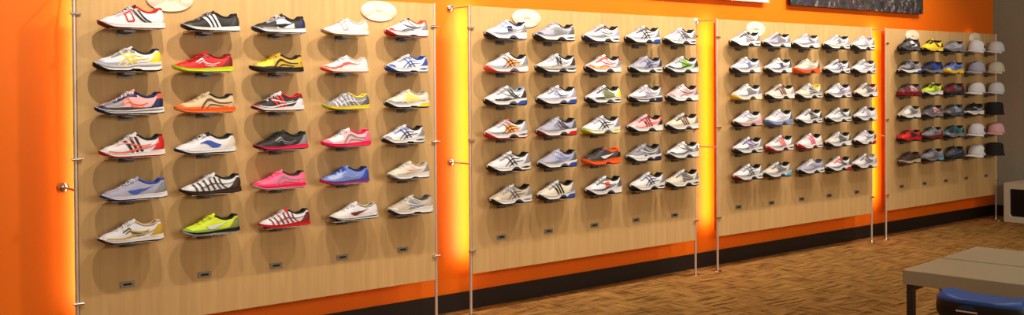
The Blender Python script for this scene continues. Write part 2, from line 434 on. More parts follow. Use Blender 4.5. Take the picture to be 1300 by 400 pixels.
def shoe_mesh(kind, part):
    key = (kind, part)
    if key in MESH: return MESH[key]
    f = FORMS[kind]; mb = MB(); L = f.L; smooth = True
    if part == 'upper':
        NQ = 14
        for sd in (-1, 1):
            mb.grid([[f.P(t, 1-(1-k/NQ)**1.6, sd) for k in range(NQ+1)] for t in TS], flip=sd > 0)
    elif part == 'midsole':
        rows = []
        for t in TS:
            r = []
            for sd, qs in ((-1, [0, .25, .5, .75, 1]), (1, [1, .75, .5, .25, 0])):
                r += [f.S(t, q, sd) for q in qs]
                if sd < 0:
                    a = f.S(t, 1, -1); c2 = f.S(t, 1, 1)
                    r += [a.lerp(c2, .06)+Vector((0, 0, .001)), a.lerp(c2, .5), a.lerp(c2, .94)+Vector((0, 0, .001))]
            rows.append(r)
        mb.grid(rows, closed=True)
        mb.add(rows[0], [tuple(range(len(rows[0])))]); mb.add(rows[-1], [tuple(range(len(rows[-1])))])
    elif part == 'outsole':
        for a, c2 in (((0, .57), (.66, 1)) if kind != 'racer' else ((0, 1),)):
            ts = [a+(c2-a)*(.5-.5*math.cos(math.pi*i/20)) for i in range(21)]
            rows = []
            for t in ts:
                t = min(max(t, .001), .999); w = (f.w(t)+.003)*.94; z = f.zb(t); h = f.zo
                x = L*t+(.008*((t-.88)/.12) if t > .88 else 0); y = f.yc(t)
                lift = 0 if t > .02 else .002
                toe = (.007 if kind == 'racer' else .010)*(1-t/.2) if t < .2 else 0      # outsole wraps up over the toe
                rows.append([Vector((x, y-w*.92, z+lift)), Vector((x, y-w*1.03, z+h*.6)), Vector((x-.0008, y-w*1.04, z+h+.001+toe)), Vector((x, y-w*.7, z+h+.001)),
                             Vector((x, y+w*.7, z+h+.001)), Vector((x-.0008, y+w*1.04, z+h+.001+toe)), Vector((x, y+w*1.03, z+h*.6)), Vector((x, y+w*.92, z+lift))])
            mb.grid(rows, closed=True); mb.add(rows[0], [tuple(range(8))]); mb.add(rows[-1], [tuple(range(8))])
    elif part == 'lining':
        rows = []
        for i in range(21):
            t = lerp(.47, .985, i/20)
            a, c2 = f.P(t, .985, -1), f.P(t, .985, 1); zb = f.zt(t)+.006; y0 = f.yc(t)
            k = .94; r = []
            dz = a.z-.002
            for sd, p in ((-1, a), (1, c2)):
                y = (p.y-y0)*k
                seq = [(1., dz), (1.02, lerp(dz, zb, .4)), (.9, lerp(dz, zb, .8)), (.5, zb)]
                if sd > 0: seq = seq[::-1]
                r += [Vector((p.x-.003*sstep(.85, 1, t), y0+y*m, z)) for m, z in seq]
            rows.append(r)
        mb.grid(rows)
    elif part == 'collar':
        pts = [f.P(lerp(.545, .999, i/22), .985, -1) for i in range(23)]+[f.P(lerp(.999, .545, i/22), .985, 1) for i in range(1, 23)]
        n = len(pts); mb.tube(pts, [.0046 if 0 < i < n-1 else .002 for i in range(n)], 8)
    elif part == 'tongue':
        rows = []
        for i in range(13):
            u = i/12; t = lerp(.36, .585, u)
            base = f.top(.36)+.0015
            hgt = lerp(base, f.top(.52)+.013, u**1.05) if True else 0
            zz = max(hgt, (f.top(t)+.0012) if t < .52 else 0)
            w = lerp(.014, .024, u)
            if u > .85: w *= 1-.35*((u-.85)/.15)**2
            y0 = f.yc(t); th = .005 if u < .97 else .002; x = L*lerp(.36, .575, u)
            top = [Vector((x, y0+w*k, zz-.010*abs(k)**2)) for k in (-1, -.6, -.2, .2, .6, 1)]
            bot = [Vector((x+.002, y0+w*k, zz-.010*abs(k)**2-th)) for k in (1, .6, .2, -.2, -.6, -1)]
            rows.append(top+bot)
        mb.grid(rows, closed=True); mb.add(rows[-1], [tuple(range(12))]); mb.add(rows[0], [tuple(range(12))])
    elif part == 'laces':
        for k in range(6):
            t = .275+.040*k; pts = []
            for i in range(11):
                u = i/10*2-1
                q = 1-.20*abs(u)-.015
                p = f.P(t+.016*u*(1 if k % 2 else -1), min(q, .97), -1 if u < 0 else 1)
                zz = f.top(t)+.0018-.010*abs(u)**2.2
                pts.append(Vector((p.x, f.yc(t)+u*.024*lerp(1, 1.1, k/5), max(p.z+.001, zz+(.002 if k > 2 else 0)))))
            mb.tube(pts, .0024, 6)
        # bow
        t = .53; zc = f.top(t)+.002; y0 = f.yc(t); x = L*.50
        for sd in (-1, 1):
            mb.tube([(x, y0, zc), (x-.008, y0+sd*.014, zc-.001), (x-.010, y0+sd*.028, zc-.010), (x-.002, y0+sd*.028, zc-.012), (x+.002, y0+sd*.010, zc-.001)], .0020, 6)
            mb.tube([(x, y0, zc), (x-.014, y0+sd*.012, zc-.006), (x-.024, y0+sd*.026, zc-.020)], .0018, 6)
    elif part == 'toe_cap':
        mb = patch(f, f.P, band(.0006, .17, 0, lambda t: .82*math.sqrt(max(0, 1-(t/.172)**2))+.03), n=6)
    elif part == 'mudguard':
        hi = curve([(0, .62), (.12, .42), (.3, .34), (.48, .22), (.62, .16), (.8, .20), (1, .3)])
        mb = patch(f, f.P, band(.0006, .86, 0, hi, 28), n=4, off=.0009)
    elif part == 'heel_counter':
        mb = patch(f, f.P, band(.76, .9994, 0, lambda t: .12+.66*sstep(.76, .93, t), 16), n=6, off=.0013)
    elif part == 'heel_tab':
        mb = patch(f, f.P, band(.90, .9994, lambda t: .62, lambda t: .96, 10), n=5, off=.0020)
    elif part == 'eyestay':
        mb = patch(f, f.P, band(.25, .60, lambda t: lerp(.80, .74, (t-.25)/.35), lambda t: lerp(.90, .965, (t-.25)/.35), 14), n=3, off=.0016, sides=(-1,))
    elif part == 'side_panel':
        mb = patch(f, f.P, band(.42, .76, lambda t: .16+.05*math.sin(t*9), lambda t: .80-.9*max(0, t-.56), 14), n=5, off=.0010, sides=(-1,))
    elif part == 'vamp':
        mb = patch(f, f.P, band(.12, .40, lambda t: .36+.1*t, lambda t: .95, 12), n=6, off=.0008, sides=(-1,))
    elif part == 'heel_unit':
        mb = patch(f, f.S, band(.70, .9994, lambda t: .06, lambda t: .20+.45*sstep(.70, .82, t), 14), n=3, off=.0014)
    elif part == 'sole_stripe':
        mb = patch(f, f.S, band(.05, .97, .50, .74, 26), n=2, off=.0012)
    elif part == 'gel_window':
        mb = patch(f, f.S, band(.74, .955, lambda t: .30+.1*abs(t-.85)/.1, lambda t: .60-.1*abs(t-.85)/.1, 10), n=2, off=.0014, sides=(-1,))
    elif part == 'shank':
        mb = patch(f, f.S, band(.47, .76, 0, lambda t: .60*math.sin(math.pi*(t-.47)/.29), 14), n=3, off=.0014, sides=(-1,))
    elif part == 'sole_line':
        mb = patch(f, f.S, band(.04, .985, .88, 1.0, 26), n=2, off=.0010, sides=(-1,))
    elif part.startswith('mark:'):
        mb = MARKS(f, part[5:])
    MESH[key] = mb.mesh('%s_%s' % (kind, part.replace(':', '_')))
    return MESH[key]

# colour words
C = dict(snow=(232, 232, 236), white=(204, 205, 216), cream=(200, 192, 180), silver=(126, 126, 136), grey=(86, 85, 92), dgrey=(48, 47, 52), black=(26, 24, 25),
         charcoal=(52, 50, 51), red=(190, 24, 26), dred=(120, 18, 26), maroon=(104, 30, 40), coral=(232, 84, 62), orange=(240, 96, 22), lorange=(246, 158, 96),
         yellow=(236, 204, 54), gold=(186, 152, 44), lime=(196, 214, 44), green=(122, 168, 60), olive=(120, 128, 72), blue=(40, 74, 168), navy=(30, 34, 84),
         lblue=(86, 164, 214), peri=(104, 124, 196), pblue=(146, 164, 206), lilac=(176, 166, 196), purple=(92, 66, 140), pink=(240, 96, 140), hot=(232, 32, 92), lpink=(214, 166, 174),
         tan=(190, 170, 140), brown=(92, 58, 36), dbrown=(56, 38, 32), gum=(180, 150, 104), teal=(60, 120, 130), lav=(152, 152, 178), sand=(174, 162, 146))

def shoe_parts(root, kind, sp):
    f = FORMS[kind]
    def put(name, part, colr, rough=.5, k='leather', lab=None, metal=0):
        o = link(name, shoe_mesh(kind, part), mat(C[colr], rough, metal, k), root)
        if lab: o['label'] = lab
        return o
    g = sp.get
    put('upper', 'upper', sp['up'], .6, 'fabric')
    sc_ = g('sole', 'white'); put('midsole', 'midsole', 'snow' if sc_ == 'white' else sc_, .55, 'rubber')
    put('outsole', 'outsole', g('out', 'black'), .7, 'rubber')
    put('lining', 'lining', g('lin', 'black'), .8, 'fabric')
    put('collar', 'collar', g('col', g('lin', 'black')), .8, 'fabric')
    put('tongue', 'tongue', g('ton', sp['up']), .7, 'fabric')
    put('laces', 'laces', g('lace', 'white'), .8, 'fabric')
    for nm in ('mudguard', 'vamp', 'side_panel', 'toe_cap', 'heel_counter', 'eyestay', 'heel_tab', 'heel_unit', 'sole_stripe', 'gel_window', 'shank', 'sole_line'):
        if g(nm): put(nm, nm, g(nm), .45, 'leather' if nm[:4] not in ('heel_u', 'sole') else 'rubber')
    if g('mark'):
        put('side_mark', 'mark:'+sp['mark'][0], sp['mark'][1], .4, 'leather')
    for extra in g('more', []):
        put('overlay_lines', 'mark:'+extra[0], extra[1], .45, 'leather').scale = (1, 1, 1)

def d(up, desc, **k): k['up'] = up; k['desc'] = desc; return k
T = 'trainer'
# --- first panel: spikes, racing flats and five lighter trainers (rows of five)
P1 = [
 [d('white', 'white racing shoe with red toe rim, two black bars', out='dred', lin='red', ton='black', mark=('bars2', 'black'), more=[('window', 'red')], toe_cap=None, eyestay='lpink', x=1.654, k='racer', sc=1.03, hs=1.1),
  d('black', 'black spike shoe with three white stripes', sole='white', out='dbrown', mark=('stripes', 'white'), toe_cap='dgrey', heel_counter='charcoal', lace='silver', x=2.041, k='racer'),
  d('black', 'black spike shoe with white side panel and black tick', sole='white', out='navy', side_panel='white', mark=('tick', 'black'), toe_cap='black', mudguard='silver', heel_counter='navy', eyestay='silver', lace='white', x=2.408, k='racer'),
  d('white', 'all white spike shoe with faint gold mark', sole='white', out='gum', lin='cream', mark=('window', 'sand'), heel_counter='cream', x=2.799, k='racer', sc=.94),
  d('white', 'white trainer with red toe and heel and black overlays', out='red', lin='coral', ton='black', mark=('lines', 'black'), toe_cap='red', heel_counter='silver', heel_tab='coral', more=[('sweep', 'silver')], x=3.194, k=T, sc=.86)],
 [d('white', 'white trainer with yellow crossing side lines', out='black', lin='black', mark=('cross', 'yellow'), heel_counter='yellow', toe_cap='lav', mudguard='lav', eyestay='silver', sole_stripe='lav', x=1.634, k=T, sc=.96),
  d('red', 'red racing flat with white wave and lime sole', sole='lime', out='lime', mark=('wave', 'white'), heel_counter='dred', toe_cap='red', lace='red', eyestay='dred', lin='dred', mudguard='red', x=2.001, k='racer'),
  d('gold', 'gold and black spike shoe with black toe edge', sole='black', out='black', mark=('arc', 'black'), mudguard='dbrown', vamp='yellow', heel_counter='gold', lace='gold', x=2.394, k='racer', sc=.98),
  d('white', 'white spike shoe with coral red flame front', sole='white', out='coral', lin='cream', mark=('flames', 'coral'), toe_cap='coral', x=2.792, k='racer', sc=.93),
  d('white', 'white and silver trainer with blue toe and blue heel', out='blue', lin='blue', mark=('cross', 'blue'), toe_cap='blue', heel_counter='blue', eyestay='silver', gel_window='blue', x=3.192, k=T, sc=.86)],
 [d('lpink', 'silver pink racing shoe with navy toe and orange mark', sole='white', out='navy', lin='navy', mark=('wave', 'orange'), toe_cap='navy', mudguard='dgrey', heel_counter='navy', heel_tab='coral', vamp='silver', eyestay='navy', sole_stripe='silver', x=1.641, k='racer', sc=1.04, hs=1.1),
  d('tan', 'tan spike shoe with brown curve and bright orange toe', sole='orange', out='lorange', mark=('arc', 'brown'), toe_cap='orange', mudguard='orange', lin='black', lace='tan', x=2.009, k='racer'),
  d('black', 'black racing shoe with three red stripes and white edges', sole='white', out='dred', lin='red', col='red', mark=('stripes', 'red'), more=[('sweep', 'white')], toe_cap='dred', heel_counter='white', heel_tab='dred', lace='white', ton='white', x=2.398, k='racer', sc=.94, hs=1.05),
  d('silver', 'silver spike shoe with yellow sole and yellow heel lining', sole='yellow', out='lime', lin='yellow', mark=('wave', 'grey'), more=[('ribs', 'white')], heel_counter='grey', x=2.801, k='racer', sc=.95),
  d('cream', 'white trainer with yellow side panel and yellow heel', out='black', lin='sand', side_panel='yellow', mark=('lines', 'white'), toe_cap='silver', heel_unit='yellow', mudguard='silver', x=3.192, k=T, sc=.88)],
 [d('white', 'white racing shoe with three black stripes and red heel', sole='white', out='red', lin='black', mark=('stripes', 'black'), heel_counter='red', toe_cap=None, mudguard=None, heel_tab='red', eyestay='lpink', more=[('sweep', 'coral')], x=1.650, k='racer', sc=1.02, hs=1.1),
  d('white', 'white spike shoe with blue wedge mark and black collar', sole='white', out='navy', lin='black', col='black', mark=('wedge', 'blue'), ton='black', heel_counter='cream', x=2.007, k='racer', sc=1.04),
  d('black', 'black spike shoe with silver wave and pink sole', sole='hot', out='dgrey', mark=('wave', 'silver'), heel_counter='silver', mudguard='black', lace='black', x=2.414, k='racer'),
  d('lpink', 'pale pink spike shoe with silver mark, hot pink sole', sole='hot', out='hot', lin='hot', mark=('arc', 'silver'), toe_cap='pink', vamp='white', heel_counter='pink', ton='white', x=2.799, k='racer'),
  d('white', 'white trainer with dark blue crossing lines, black toe sole', out='black', lin='black', mark=('cross', 'navy'), eyestay='peri', toe_cap='silver', gel_window='grey', heel_counter='silver', x=3.165, k=T, sc=.87)],
 [d('lav', 'grey white racing flat with blue tick and toe rim', sole='white', out='blue', lin='navy', mark=('tick', 'blue'), heel_counter='silver', col='blue', x=1.656, k='racer', sc=1.02),
  d('white', 'white spike shoe with dark brown ribs and dark sole', sole='dbrown', out='dbrown', lin='black', mark=('ribs', 'dbrown'), toe_cap='white', heel_counter='dbrown', x=2.033, k='racer', sc=1.02),
  d('pink', 'pink spike shoe with silver curve and hot pink toe', sole='hot', out='white', mark=('arc', 'silver'), toe_cap='hot', mudguard='hot', lin='dbrown', lace='pink', x=2.401, k='racer', sc=.97),
  d('peri', 'blue spike shoe with silver toe and purple pink sole', sole='purple', out='hot', mark=('wave', 'pblue'), toe_cap='peri', vamp='pblue', lin='navy', heel_counter='blue', lace='blue', x=2.789, k='racer', sc=.97),
  d('cream', 'soft white trainer with pinkish side lines', out='silver', lin='sand', mark=('lines', 'lpink'), toe_cap='cream', heel_counter='silver', mudguard='sand', x=3.197, k=T, sc=.84)],
 [d('white', 'white racing flat with gold and black wave trim', sole='white', out='black', lin='tan', mark=('wave', 'dbrown'), more=[('sweep', 'gold')], toe_cap=None, heel_counter='gold', mudguard=None, x=1.639, k='racer', sc=1.0, hs=1.08),
  d('lime', 'lime green spike shoe with white tick and black collar', sole='black', out='white', mark=('tick', 'white'), toe_cap='green', heel_counter='olive', mudguard='green', lin='black', lace='lime', x=2.031, k='racer', sc=.98),
  d('white', 'white spike shoe with dark red ribs and red sole', sole='red', out='hot', lin='black', mark=('ribs', 'dred'), ton='red', heel_counter='maroon', x=2.429, k='racer', sc=.95),
  d('white', 'white racing shoe with red tick and navy sole line', sole='white', out='navy', lin='sand', mark=('tick', 'maroon'), toe_cap='cream', mudguard='cream', sole_stripe='navy', x=2.841, k='racer', sc=.96),
  d('sand', 'grey white trainer with beige panels and blue tread', out='navy', lin='grey', side_panel='silver', toe_cap='cream', heel_counter='sand', mark=('lines', 'white'), x=3.210, k=T, sc=.88)],
]
def tr(desc, **k):
    n = sum(map(ord, desc))
    k.setdefault('shank', ('dgrey', 'charcoal', 'grey')[n % 3])
    if n % 4 == 0: k.setdefault('sole_line', 'silver')
    k.setdefault('eyestay', ('lav', 'silver', 'grey', 'cream')[n // 3 % 4])
    k.setdefault('heel_counter', ('silver', 'lav', 'grey', 'silver')[n // 5 % 4])
    if n % 5 < 3: k.setdefault('mudguard', ('lav', 'silver')[n % 2])
    if n % 3 == 0: k.setdefault('gel_window', ('grey', 'dgrey')[n // 7 % 2])
    if k.get('mark', ('', ''))[0] in ('patch', 'bars2', 'letter', 'window'): k.setdefault('more', [(('lines', 'sweep')[n // 2 % 2], ('silver', 'lav', 'grey')[n // 4 % 3])])
    k.setdefault('k', T); k.setdefault('lin', 'black'); k.setdefault('up', 'white'); k['desc'] = desc; return k
P2 = [
 [tr('white trainer with navy patch and navy collar', mark=('patch', 'navy'), col='navy', mudguard='pblue', heel_counter='silver', eyestay='pblue', x=3.912),
  tr('silver trainer with navy toe patch and blue tongue', up='lav', mark=('sweep', 'silver'), side_panel='silver', toe_cap='navy', ton='peri', heel_counter='grey', gel_window='grey', x=4.306),
  tr('white trainer with thin grey side lines and navy tread', mark=('lines', 'silver'), out='navy', mudguard='silver', eyestay='grey', gel_window='dgrey', x=4.718),
  tr('white trainer with black crossing lines and blue heel block', mark=('cross', 'black'), heel_unit='blue', mudguard='lav', x=5.111),
  tr('white trainer with black and grey crossing lines, navy heel', mark=('cross', 'grey'), more=[('bars2', 'black')], gel_window='navy', sc=.99, x=5.487)],
 [tr('white trainer with orange patch and red orange toe tread', mark=('cross', 'dgrey'), side_panel='lorange', out='coral', eyestay='white', heel_counter='silver', x=3.916),
  tr('white trainer with large black letter on its side', mark=('letter', 'black'), mudguard='sand', heel_counter='dgrey', sole_stripe='silver', x=4.316),
  tr('white trainer with orange toe and red trim', mark=('lines', 'red'), toe_cap='orange', eyestay='coral', heel_tab='red', mudguard='lorange', heel_counter='silver', x=4.733),
  tr('silver white trainer with navy crossing lines', up='lav', mark=('cross', 'navy'), mudguard='silver', heel_counter='dgrey', gel_window='grey', x=5.138),
  tr('white trainer with green side panel and black toe', mark=('sweep', 'dgrey'), side_panel='green', toe_cap='dgrey', heel_counter='dgrey', eyestay='silver', x=5.503)],
 [tr('white trainer with black toe streak and blue heel block', mark=('bars2', 'black'), more=[('lines', 'silver')], mudguard='dgrey', heel_unit='blue', toe_cap='white', heel_counter='dgrey', col='pblue', x=3.906),
  tr('white trainer with blue wave and blue heel block', mark=('wave', 'blue'), heel_unit='blue', mudguard='lav', heel_counter='lav', eyestay='silver', x=4.320),
  tr('white trainer with grey olive panel and lime heel trim', mark=('wave', 'silver'), side_panel='olive', heel_counter='lime', toe_cap='white', mudguard='dgrey', gel_window='dgrey', x=4.733),
  tr('white silver trainer with black sweeping line and navy heel', mark=('lines', 'silver'), more=[('stripes', 'lilac')], sole_stripe='black', heel_unit='navy', eyestay='silver', x=5.134),
  tr('silver pink trainer with thin grey lines', up='lpink', mark=('lines', 'grey'), mudguard='white', toe_cap='silver', heel_counter='silver', eyestay='white', x=5.511)],
 [tr('white trainer with brown crossing lines and red tongue', mark=('cross', 'brown'), ton='coral', out='red', side_panel='lorange', gel_window='grey', x=3.907),
  tr('silver trainer with dark stripes and red heel block', up='lav', mark=('bars2', 'dgrey'), more=[('wave', 'grey')], mudguard='silver', heel_unit='red', out='dred', toe_cap='silver', x=4.320),
  tr('white trainer with bold black crossing lines, lime sole edge', mark=('cross', 'black'), out='lime', gel_window='lime', x=4.712),
  tr('pale pink trainer with dark stripes and black heel', up='lpink', mark=('stripes', 'dgrey'), heel_counter='black', mudguard='white', eyestay='red', heel_tab='coral', more=[('sweep', 'coral')], x=5.130),
  tr('cream trainer with three red brown stripes', up='cream', mark=('stripes', 'brown'), mudguard='sand', heel_counter='silver', eyestay='dgrey', x=5.508)],
 [tr('white trainer with black crossing lines and black heel gaps', mark=('cross', 'black'), gel_window='black', heel_counter='silver', mudguard='white', eyestay='silver', x=3.928),
  tr('silver trainer with lavender lines and blue heel block', up='lav', mark=('lines', 'peri'), heel_unit='blue', mudguard='silver', heel_counter='grey', out='black', x=4.323),
  tr('charcoal trainer with silver tick and orange sole', up='charcoal', sole='orange', out='orange', mark=('tick', 'white'), lin='orange', col='orange', heel_tab='orange', lace='black', toe_cap='charcoal', mudguard='charcoal', heel_counter='black', eyestay='charcoal', shank='coral', sole_line=None, gel_window=None, sc=1.02, hs=.92, x=4.716),
  tr('silver trainer with grey side panels and navy tread', up='silver', side_panel='grey', mark=('lines', 'white'), heel_counter='grey', mudguard='white', heel_unit='navy', x=5.115),
  tr('white grey trainer with black toe patch', mark=('bars2', 'grey'), toe_cap='dgrey', mudguard='lav', heel_counter='silver', x=5.512)],
 [tr('tan silver trainer with grey crossing lines', up='sand', mark=('cross', 'grey'), mudguard='sand', toe_cap='cream', heel_counter='silver', gel_window='silver', x=3.944),
  tr('cream trainer with three black stripes and blue heel block', up='cream', mark=('stripes', 'black'), heel_unit='blue', mudguard='cream', heel_counter='silver', sc=.98, x=4.313),
  tr('white trainer with dark outlines and small red patch', mark=('patch', 'coral'), more=[('sweep', 'dgrey')], eyestay='grey', x=4.733),
  tr('white trainer with navy crossing stripes', mark=('cross', 'navy'), mudguard='cream', heel_counter='silver', eyestay='silver', x=5.150),
  tr('beige white trainer with grey side panel', up='cream', side_panel='grey', mark=('lines', 'sand'), mudguard='cream', heel_counter='silver', x=5.507)],
]
P3 = [
 [tr('white trainer with grey side panel and dark eyelets', side_panel='silver', mark=('lines', 'white'), eyestay='dgrey', x=6.217),
  tr('white trainer with grey mesh and silver heel', mark=('sweep', 'silver'), vamp='lav', side_panel='silver', heel_counter='silver', x=6.603),
  tr('white trainer with faint grey side stripes', mark=('bars2', 'silver'), eyestay='lav', x=6.983),
  tr('white trainer with pale grey side patch', mark=('patch', 'silver'), mudguard='cream', heel_counter='lav', x=7.409),
  tr('white trainer with lavender grey mark', mark=('cross', 'lilac'), lin='lav', x=7.798)],
 [tr('white trainer with round blue patch', mark=('patch', 'peri'), heel_counter='lav', mudguard='lav', sc=1.04, x=6.222),
  tr('white trainer with small dark lavender patch', mark=('patch', 'purple'), heel_tab='dgrey', mudguard='lav', x=6.623),
  tr('peach white trainer with orange sole', up='cream', sole='orange', out='orange', lin='sand', mark=('lines', 'sand'), x=6.999),
  tr('white trainer with navy grey crossing lines', mark=('cross', 'navy'), mudguard='lav', eyestay='grey', gel_window='dgrey', x=7.415),
  tr('white trainer with grey navy side lines', mark=('lines', 'dgrey'), heel_counter='silver', gel_window='grey', x=7.810)],
 [tr('white grey trainer with yellow toe edge', out='yellow', toe_cap='cream', mark=('sweep', 'silver'), side_panel='silver', x=6.235),
  tr('cream trainer with three maroon stripes', up='cream', mark=('stripes', 'maroon'), mudguard='white', x=6.643),
  tr('cream trainer with grey panel and yellow collar', up='cream', side_panel='grey', col='yellow', lin='yellow', mark=('lines', 'white'), x=7.020),
  tr('white trainer with navy purple side stripes', mark=('cross', 'purple'), more=[('sweep', 'lilac')], gel_window='navy', x=7.432),
  tr('beige trainer with grey panel and red collar', up='cream', side_panel='silver', col='dred', lin='dred', mark=('lines', 'grey'), x=7.840)],
 [tr('white trainer with pale pink sole', sole='lpink', mark=('lines', 'silver'), mudguard='cream', heel_counter='lpink', x=6.240),
  tr('white trainer with lavender blue sole', sole='pblue', out='peri', mark=('lines', 'lilac'), gel_window='peri', x=6.628),
  tr('white trainer with dark grey side panel', side_panel='dgrey', mark=('lines', 'cream'), heel_counter='dgrey', eyestay='grey', x=7.025),
  tr('white trainer with grey diagonal stripes', mark=('bars2', 'dgrey'), eyestay='silver', mudguard='cream', x=7.432),
  tr('white trainer with lilac side mark', mark=('stripes', 'lilac'), heel_counter='cream', x=7.834)],
 [tr('white trainer with dark lilac upper panel', side_panel='lilac', mark=('lines', 'dgrey'), eyestay='purple', x=6.245),
  tr('white trainer with three coral stripes and red tread', mark=('stripes', 'coral'), out='red', x=6.639),
  tr('white trainer with three crimson stripes and red toe tread', mark=('stripes', 'hot'), out='red', heel_counter='cream', x=7.031),
  tr('cream trainer with green grey side panel', up='cream', side_panel='grey', mark=('lines', 'silver'), x=7.431),
  tr('white trainer with dark red and grey heel', mark=('lines', 'dgrey'), heel_counter='maroon', heel_unit='red', eyestay='lilac', x=7.828)],
 [tr('white trainer with bold black crossing lines', mark=('cross', 'black'), out='dred', gel_window='grey', x=6.246),
  tr('cream trainer with grey panel and light blue heel block', up='cream', side_panel='silver', mark=('lines', 'grey'), heel_unit='lblue', x=6.603),
  tr('silver white trainer with faint silver lines', up='lav', mark=('sweep', 'silver'), heel_counter='silver', lin='grey', x=7.047),
  tr('white trainer with red heel and red grey stripes', mark=('bars2', 'maroon'), heel_unit='red', eyestay='coral', x=7.431),
  tr('white trainer with wide pinkish grey panel', side_panel='silver', mark=('window', 'lpink'), mudguard='cream', lin='sand', x=7.822)],
]
def hk(desc, **k):
    k['k'] = 'hiker'; k.setdefault('lin', 'black'); k['desc'] = desc; k.setdefault('lace', 'dgrey'); k.setdefault('sole', 'charcoal'); return k
def cap(desc, colr, panel=None, shape='bill'): return dict(k='cap', desc=desc, up=colr, panel=panel, shape=shape)
P4 = [
 [hk('black grey trail shoe with white side', up='dgrey', side_panel='white', mark=('tick', 'black'), toe_cap='charcoal', vamp='grey', sole='grey', x=8.545),
  hk('yellow trail shoe with black stripes', up='yellow', mark=('bars2', 'black'), heel_counter='black', sole='yellow', eyestay='black', x=8.941),
  hk('pale grey trail shoe with dark tread', up='silver', mark=('lines', 'white'), side_panel='lav', sole='silver', lace='silver', x=9.329),
  cap('white cap with dark grey side mark', 'white', 'dgrey'), cap('plain white cap', 'white')],
 [hk('grey trail shoe with black toe and blue heel block', up='silver', mark=('cross', 'dgrey'), toe_cap='black', mudguard='dgrey', sole='white', heel_unit='blue', x=8.545),
  hk('navy blue trail shoe with white sole line', up='navy', mark=('lines', 'blue'), vamp='dgrey', sole='silver', side_panel='blue', heel_counter='navy', x=8.941),
  hk('blue trail shoe with yellow toe and sole', up='peri', mark=('lines', 'navy'), toe_cap='yellow', sole='yellow', out='gold', heel_counter='silver', x=9.329),
  cap('plain lavender white cap', 'lav'), cap('cream cap', 'cream')],
 [hk('dusty red and grey trail shoe', up='grey', mark=('sweep', 'dred'), toe_cap='dred', vamp='maroon', heel_counter='grey', sole='dred', out='dred', side_panel='lpink', x=8.545),
  hk('lime green trail shoe with black trim', up='lime', mark=('cross', 'olive'), mudguard='green', heel_counter='black', sole='white', eyestay='black', x=8.941),
  hk('maroon trail shoe with silver side', up='maroon', mark=('wave', 'silver'), heel_counter='dbrown', side_panel='grey', toe_cap='maroon', sole='dgrey', x=9.329),
  cap('smooth white cap low on its shelf', 'white'), cap('white cap with tall round crown', 'white')],
 [hk('pale tan trail shoe with grey lines', up='sand', mark=('lines', 'grey'), side_panel='silver', vamp='white', sole='white', lace='white', x=8.545),
  hk('grey trail shoe with dull red lines', up='grey', mark=('sweep', 'maroon'), mudguard='silver', side_panel='lpink', sole='silver', x=8.941),
  hk('grey blue trail shoe', up='grey', mark=('lines', 'silver'), side_panel='pblue', toe_cap='silver', sole='grey', x=9.329),
  hk('white and black trainer among the caps', up='dgrey', mark=('sweep', 'white'), mudguard='white', sole='white', side_panel='black', x=9.722),
  cap('black cap', 'black', None, 'bucket')],
 [hk('bright red low shoe with black heel', up='red', mark=('lines', 'black'), side_panel='dgrey', heel_counter='black', sole='red', toe_cap='red', hs=.86, x=8.545),
  hk('grey trail shoe with dark red sole edge', up='silver', mark=('lines', 'maroon'), heel_counter='maroon', sole='dred', mudguard='grey', x=8.941),
  hk('black and teal trail shoe with white toe', up='teal', mark=('cross', 'black'), toe_cap='silver', mudguard='silver', heel_counter='black', sole='silver', vamp='dgrey', x=9.329),
  cap('white cap with small dark mark on the side', 'white', 'dgrey'), cap('pinkish white cap', 'lpink')],
 [hk('low dark brown shoe with flat grey sole', up='dbrown', mark=('lines', 'brown'), sole='tan', out='grey', hs=.86, x=8.545),
  hk('silver grey trail shoe with blue heel', up='silver', mark=('cross', 'grey'), sole='silver', heel_unit='lblue', mudguard='grey', x=8.941),
  hk('dark grey trail shoe with blue grey lines', up='dgrey', mark=('lines', 'peri'), toe_cap='charcoal', sole='dgrey', vamp='grey', x=9.329),
  cap('white cap with dark stripe by its brim', 'white', 'brown'), cap('black cap', 'black', None, 'bucket')],
]

# ------------------------------------------------------------------ shelves and caps
b = MB(); b.box(-.100, .118, -.102, -.006, -.003, 0); SH_PLATE = b.mesh('shelf_plate', False, .0015, 1)
b = MB()
sec = [(-.030, -.001), (-.026, -.016), (-.008, -.020), (.008, -.020), (.026, -.016), (.030, -.001)]
b.grid([[Vector((x, y, (-.004 if z > -.002 else z*(1 if y > -.02 else .55)-.0035))) for x, z in sec] for y in (-.006, -.03, -.075)])
for y, fl in ((-.006, 1), (-.075, 0)):
    b.add([Vector((x, y, (-.004 if z > -.002 else z*(1 if y > -.02 else .55)-.0035))) for x, z in sec], [tuple(range(6))])
b.add([(-.030, -.006, -.004), (.030, -.006, -.004), (.030, -.075, -.004), (-.030, -.075, -.004)], [(0, 1, 2, 3)])
SH_BR = b.mesh('shelf_bracket', False)
b = MB(); b.box(-.035, .035, -.0055, -.0005, -.030, .000); SH_BK = b.mesh('shelf_back', False, .001, 1)
M_SHELF = mat((158, 152, 142), .25); M_BR = mat((104, 102, 108), .35, .5)

